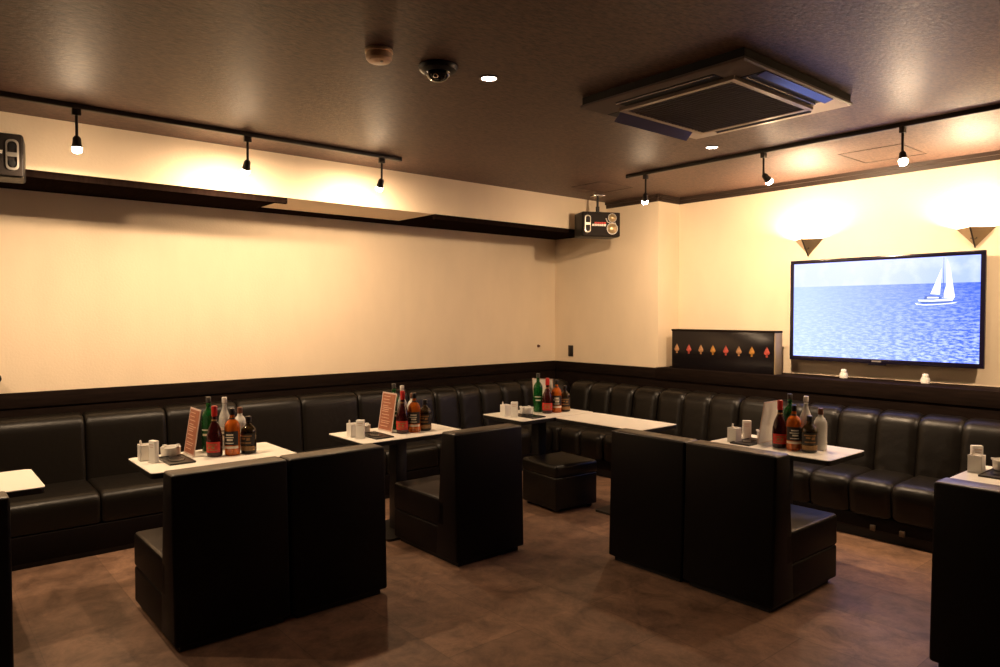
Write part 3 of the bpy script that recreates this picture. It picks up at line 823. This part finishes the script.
# ------------------------------------------------------------------ loudspeakers (front faces local -y, width along x)
def ring(bm, cx, cz, rx, rz, y0, y1, t, n=28, mi=0, squash=None):
    vs_ = []
    for k in range(n):
        a = 2 * PI * k / n
        c, s = math.cos(a), math.sin(a)
        row = []
        for rr, y in ((0, y0), (0, y1), (t, y1), (t, y0)):
            row.append(bm.verts.new((cx + (rx - rr) * c, y, cz + (rz - rr) * s)))
        vs_.append(row)
    for k in range(n):
        A, B = vs_[k], vs_[(k + 1) % n]
        for j in range(4): bm.faces.new((A[j], A[(j + 1) % 4], B[(j + 1) % 4], B[j])).material_index = mi
def disc(bm, cx, cz, r, y, dome, n=24, mi=0):
    rings_ = [[bm.verts.new((cx + r * f * math.cos(2 * PI * k / n), y - dome * (1 - f * f), cz + r * f * math.sin(2 * PI * k / n))) for k in range(n)] for f in (1, .66, .33)]
    c = bm.verts.new((cx, y - dome, cz))
    for A, B in zip(rings_[:-1], rings_[1:]):
        for k in range(n): bm.faces.new((A[k], A[(k + 1) % n], B[(k + 1) % n], B[k])).material_index = mi
    for k in range(n): bm.faces.new((rings_[-1][k], rings_[-1][(k + 1) % n], c)).material_index = mi
def make_speaker(loc, rz, flip, label):
    t = thing('wall_speaker', label, 'loudspeaker', loc, rz, 'hanging loudspeakers')
    W2, H2, D2 = .192, .118, .235
    f = -1 if flip else 1
    b = new(); add_box(b, -W2, W2, 0.012, D2, -H2, H2, .018, 4); obj('cabinet', b, M['plastic_black'], t)
    b = new(); add_box(b, -W2 + .006, W2 - .006, 0.0, .014, -H2 + .006, H2 - .006, .006); obj('front_grille', b, M['speaker_grille'], t)
    b = new()
    cx = -f * .142
    pts = rounded([(-.030, -.082), (.030, -.082), (.030, .082), (-.030, .082)], .034, 8)
    vo = [b.verts.new((cx + p.x, -.004, p.y)) for p in pts]; vi = [b.verts.new((cx + p.x * .72, -.006, p.y * .86)) for p in pts]; vk = [b.verts.new((cx + p.x, .002, p.y)) for p in pts]
    n = len(pts)
    for i in range(n):
        j = (i + 1) % n
        b.faces.new((vo[i], vo[j], vi[j], vi[i])); b.faces.new((vk[i], vk[j], vo[j], vo[i]))
    add_box(b, cx - .026, cx + .026, -.006, .0, -.010, .012, .001, 1)
    obj('port_ring', b, M['port_ring'], t)
    for s in (-1, 1):
        b = new(); disc(b, cx, s * .044, .017, -.0062, .001); obj('port_hole', b, M['ac_dark'], t)
    for cz, r, nm in ((.060, .036, 'tweeter'), (-.040, .047, 'tweeter')):
        b = new(); disc(b, f * .105, cz, r, -.002, .020); obj(nm, b, M['cone'], t)
    b = new()
    ring(b, f * .105, -.040, .056, .056, -.004, .002, .007); ring(b, f * .105, .060, .043, .043, -.003, .002, .005)
    add_tube(b, [(f * .040, -.003, .055), (f * .055, -.004, .020), (f * .085, -.004, .010), (f * .140, -.004, .012)], .005, 8)
    obj('waveguide', b, M['port_ring'], t)
    # row of small slanted printed characters, red above, white below
    b = new()
    x = -.100
    for k, wd in enumerate((.024, .016, .018, .018, .016, .024, .026)):
        sl = .004
        for (z0_, z1_, mi) in ((-.020, -.001, 0), (.001, .018, 1)):
            if mi == 1 and k < 1: continue
            q = [(x, z0_), (x + wd - .004, z0_), (x + wd - .004 + sl, z1_), (x + sl, z1_)]
            vv = [(px_, -.0025, pz) for px_, pz in q]; ww = [(px_, .001, pz) for px_, pz in q]
            add_hexa(b, [vv[0], vv[1], ww[1], ww[0], vv[3], vv[2], ww[2], ww[3]], mi)
        x += wd
    lg = obj('logo', b, [M['logo_white'], M['logo_red']], t)
    if flip: lg.rotation_euler.y = PI; lg.location = (0, 0, 0)
    # bracket
    b = new(); add_box(b, -.03, .03, .08, .14, H2 - .002, H2 + .010, .002); obj('mount_plate', b, M['black_metal'], t)
    top = ZC - loc[2]
    b = new(); add_tube(b, [(0, .11, H2 + .005), (0, .11, H2 + .06)], .018, 12); add_tube(b, [(0, .11, H2 + .05), (0, .11, top - .01)], .011, 12); obj('bracket_arm', b, M['black_metal'], t)
    b = new(); add_box(b, -.055, .055, .06, .16, top - .012, top, .003); obj('ceiling_plate', b, M['chrome'], t)
    return t
# front normal (local -y) -> direction angle rz - 90deg
make_speaker((1.105, 5.085, 2.345), R(-26 + 90), False, 'black loudspeaker hanging from the ceiling in the room corner beside the beam')
make_speaker((0.985, 0.338, 2.352), R(-9 + 90), True, 'black loudspeaker on the beam cut off by the left edge of the photo')

# ------------------------------------------------------------------ ceiling things
ac = thing('ceiling_air_conditioner', 'square four-way air conditioner cassette set in the ceiling', 'air conditioner', (3.497, 3.276, ZC))
hx, hy = .475, .519
b = new()
z1, z0 = -.050, -.058
def frame_ring(bm, ox_, oy_, ix_, iy_, za, zb, mi=0):
    for a in ((-ox_, ox_, -oy_, -iy_), (-ox_, ox_, iy_, oy_), (-ox_, -ix_, -iy_, iy_), (ix_, ox_, -iy_, iy_)): add_box(bm, *a, za, zb, 0, 1, mi)
O = [(-hx, -hy), (hx, -hy), (hx, hy), (-hx, hy)]
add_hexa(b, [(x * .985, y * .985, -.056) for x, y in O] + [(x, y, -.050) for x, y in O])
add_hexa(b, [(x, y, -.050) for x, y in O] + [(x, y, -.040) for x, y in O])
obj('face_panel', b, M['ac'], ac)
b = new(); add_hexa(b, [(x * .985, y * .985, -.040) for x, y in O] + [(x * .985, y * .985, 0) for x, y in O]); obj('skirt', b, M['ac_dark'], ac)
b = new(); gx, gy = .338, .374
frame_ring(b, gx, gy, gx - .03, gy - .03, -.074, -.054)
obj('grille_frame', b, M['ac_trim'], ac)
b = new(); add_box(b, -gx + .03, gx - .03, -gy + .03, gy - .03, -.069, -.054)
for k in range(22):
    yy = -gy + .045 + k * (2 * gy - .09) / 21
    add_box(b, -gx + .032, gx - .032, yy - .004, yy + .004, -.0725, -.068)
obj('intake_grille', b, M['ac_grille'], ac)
for ax, s in (('x', -1), ('x', 1), ('y', -1), ('y', 1)):
    b = new(); c_ = new()
    if ax == 'x':
        L_ = .325
        x0, x1 = sorted((s * .340, s * .455))
        add_box(b, x0, x1, -L_, L_, -.0585, -.054)
        # vane: a thin curved-down blade, hinged at its inner edge on one side and at its outer edge on the other
        (xi, zi), (xo, zo) = ((-.362, -.060), (-.408, -.106)) if s < 0 else ((.420, -.070), (.464, -.060))
        q = [(xi, zi), (xo, zo)]
        t_ = .005
        add_hexa(c_, [(xi, -L_, zi), (xo, -L_, zo), (xo, L_, zo), (xi, L_, zi), (xi, -L_, zi + t_), (xo, -L_, zo + t_), (xo, L_, zo + t_), (xi, L_, zi + t_)])
        if s > 0: add_box(c_, .370, .374, -L_, L_, -.066, -.058)
    else:
        L_ = .285
        y0, y1 = sorted((s * .376, s * .462))
        add_box(b, -L_, L_, y0, y1, -.0585, -.054)
        y0, y1 = sorted((s * .452, s * .457))
        add_box(c_, -L_, L_, y0, y1, -.063, -.058)
    sl = obj('outlet_slot', b, M['ac_dark'], ac); obj('flap', c_, M['ac_flap'], sl)

sm = thing('smoke_detector', 'small round beige smoke detector on the ceiling', 'smoke detector', (2.931, 1.597, ZC))
b = new(); add_lathe(b, [(.058, 0), (.060, -.004), (.060, -.014), (.052, -.016)], n=28); obj('base', b, M['detector'], sm)
b = new(); add_lathe(b, [(.054, -.015), (.056, -.020), (.055, -.040), (.046, -.050), (.020, -.054), (0, -.054)], n=28); obj('cover', b, M['detector'], sm)
b = new(); add_lathe(b, [(.006, -.052), (.006, -.058), (0, -.059)], .022, .0, 0, 10); obj('indicator', b, M['porcelain'], sm)
dm = thing('dome_camera', 'black security dome camera on the ceiling', 'camera', (2.933, 1.906, ZC))
b = new(); add_lathe(b, [(.088, 0), (.090, -.006), (.084, -.022), (.066, -.032), (.058, -.033)], n=32); obj('housing', b, M['plastic_black'], dm)
b = new(); add_lathe(b, [(.060, -.030)] + [(.058 * math.cos(a), -.032 - .040 * math.sin(a)) for a in [i * PI / 16 for i in range(0, 8)]] + [(0, -.072)], n=32); obj('dome', b, M['smoked'], dm)
b = new(); add_lathe(b, [(0, -.074), (.010, -.073), (.013, -.068), (.013, -.058)], .024, -.030, 0.008, 14); obj('lens', b, M['lens'], dm)
def downlight(x, y, label, power=6):
    t = thing('recessed_downlight', label, 'downlight', (x, y, ZC), 0, 'recessed downlights')
    b = new(); add_lathe(b, [(.040, -.0005), (.046, -.0005), (.047, -.004), (.040, -.006), (.036, -.003), (.036, -.0005)], n=28); obj('rim', b, M['ac'], t)
    b = new(); add_lathe(b, [(.036, -.001), (.035, -.0030), (0, -.0035)], n=24); obj('lamp', b, M['downlight'], t)
    l = bpy.data.lights.new('downlight_beam', 'SPOT'); l.energy = power; l.color = (1, .76, .56); l.spot_size = R(95); l.spot_blend = .7; l.shadow_soft_size = .045
    lo = bpy.data.objects.new('downlight_beam', l); col.objects.link(lo); lo.parent = t; lo.location = (0, 0, -.012)
    return t
downlight(2.955, 2.189, 'small lit recessed downlight beside the dome camera')
downlight(2.839, 4.248, 'small lit recessed downlight beyond the air conditioner')
downlight(2.95, 0.13, 'added recessed downlight, unseen overhead above the aisle', 13)  # from here on: unseen downlights added to light the floor and room
downlight(5.0, 2.19, 'added recessed downlight, unseen overhead beyond the air conditioner', 13)
downlight(5.0, 0.13, 'added recessed downlight, unseen above the viewer', 13)

# socket plate and small hooks on the walls
so_ = thing('wall_switch', 'dark wall switch plate near the room corner above the dado', 'switch', (0.245, YC, 1.095))
b = new(); add_box(b, -.036, .036, -.008, 0, -.060, .060, .003); obj('plate', b, M['plate_dark'], so_)
b = new(); add_box(b, -.018, .018, -.013, -.007, -.034, .034, .002); obj('rocker', b, M['black_metal'], so_)
b = new(); add_lathe(b, [(.016, 0), (.016, .004), (.008, .008), (.007, .018), (.011, .024), (0, .027)], n=14)
bmesh.ops.rotate(b, verts=b.verts, cent=(0, 0, 0), matrix=Matrix.Rotation(R(90), 3, 'Y'))
tag(obj('wall_hook', b, M['cap_brown'], None, (0, 5.30, 1.147)), 'tiny brown knob on the beam wall near the corner', 'hook', 'wall hooks')
b = new(); add_lathe(b, [(.030, 0), (.030, .006), (.012, .012), (.011, .060), (.022, .070), (.024, .085), (.012, .096), (0, .098)], n=16)
bmesh.ops.rotate(b, verts=b.verts, cent=(0, 0, 0), matrix=Matrix.Rotation(R(90), 3, 'Y'))
tag(obj('coat_hook', b, M['plastic_black'], None, (0, 0.470, 1.080)), 'black coat knob on the wall at the left edge of the photo', 'hook', 'wall hooks')

# ------------------------------------------------------------------ camera, world, view
cam = bpy.data.cameras.new('camera'); co = bpy.data.objects.new('camera', cam); col.objects.link(co)
cam.sensor_width = 36; cam.lens = 36 * 710 / 1000
co.location = (5.627, 0, 1.5)
co.rotation_euler = (R(90 - 1.6135), 0, R(49.783))
cam.clip_start = 0.05
scene.camera = co
wd = bpy.data.worlds.new('world'); scene.world = wd; wd.use_nodes = True
wd.node_tree.nodes['Background'].inputs['Color'].default_value = (0.004, 0.003, 0.003, 1)
wd.node_tree.nodes['Background'].inputs['Strength'].default_value = 1.0
scene.view_settings.view_transform = 'Standard'
scene.view_settings.look = 'None'
scene.view_settings.exposure = 0.12
scene.view_settings.gamma = 1.0
scene.view_settings.use_curve_mapping = False
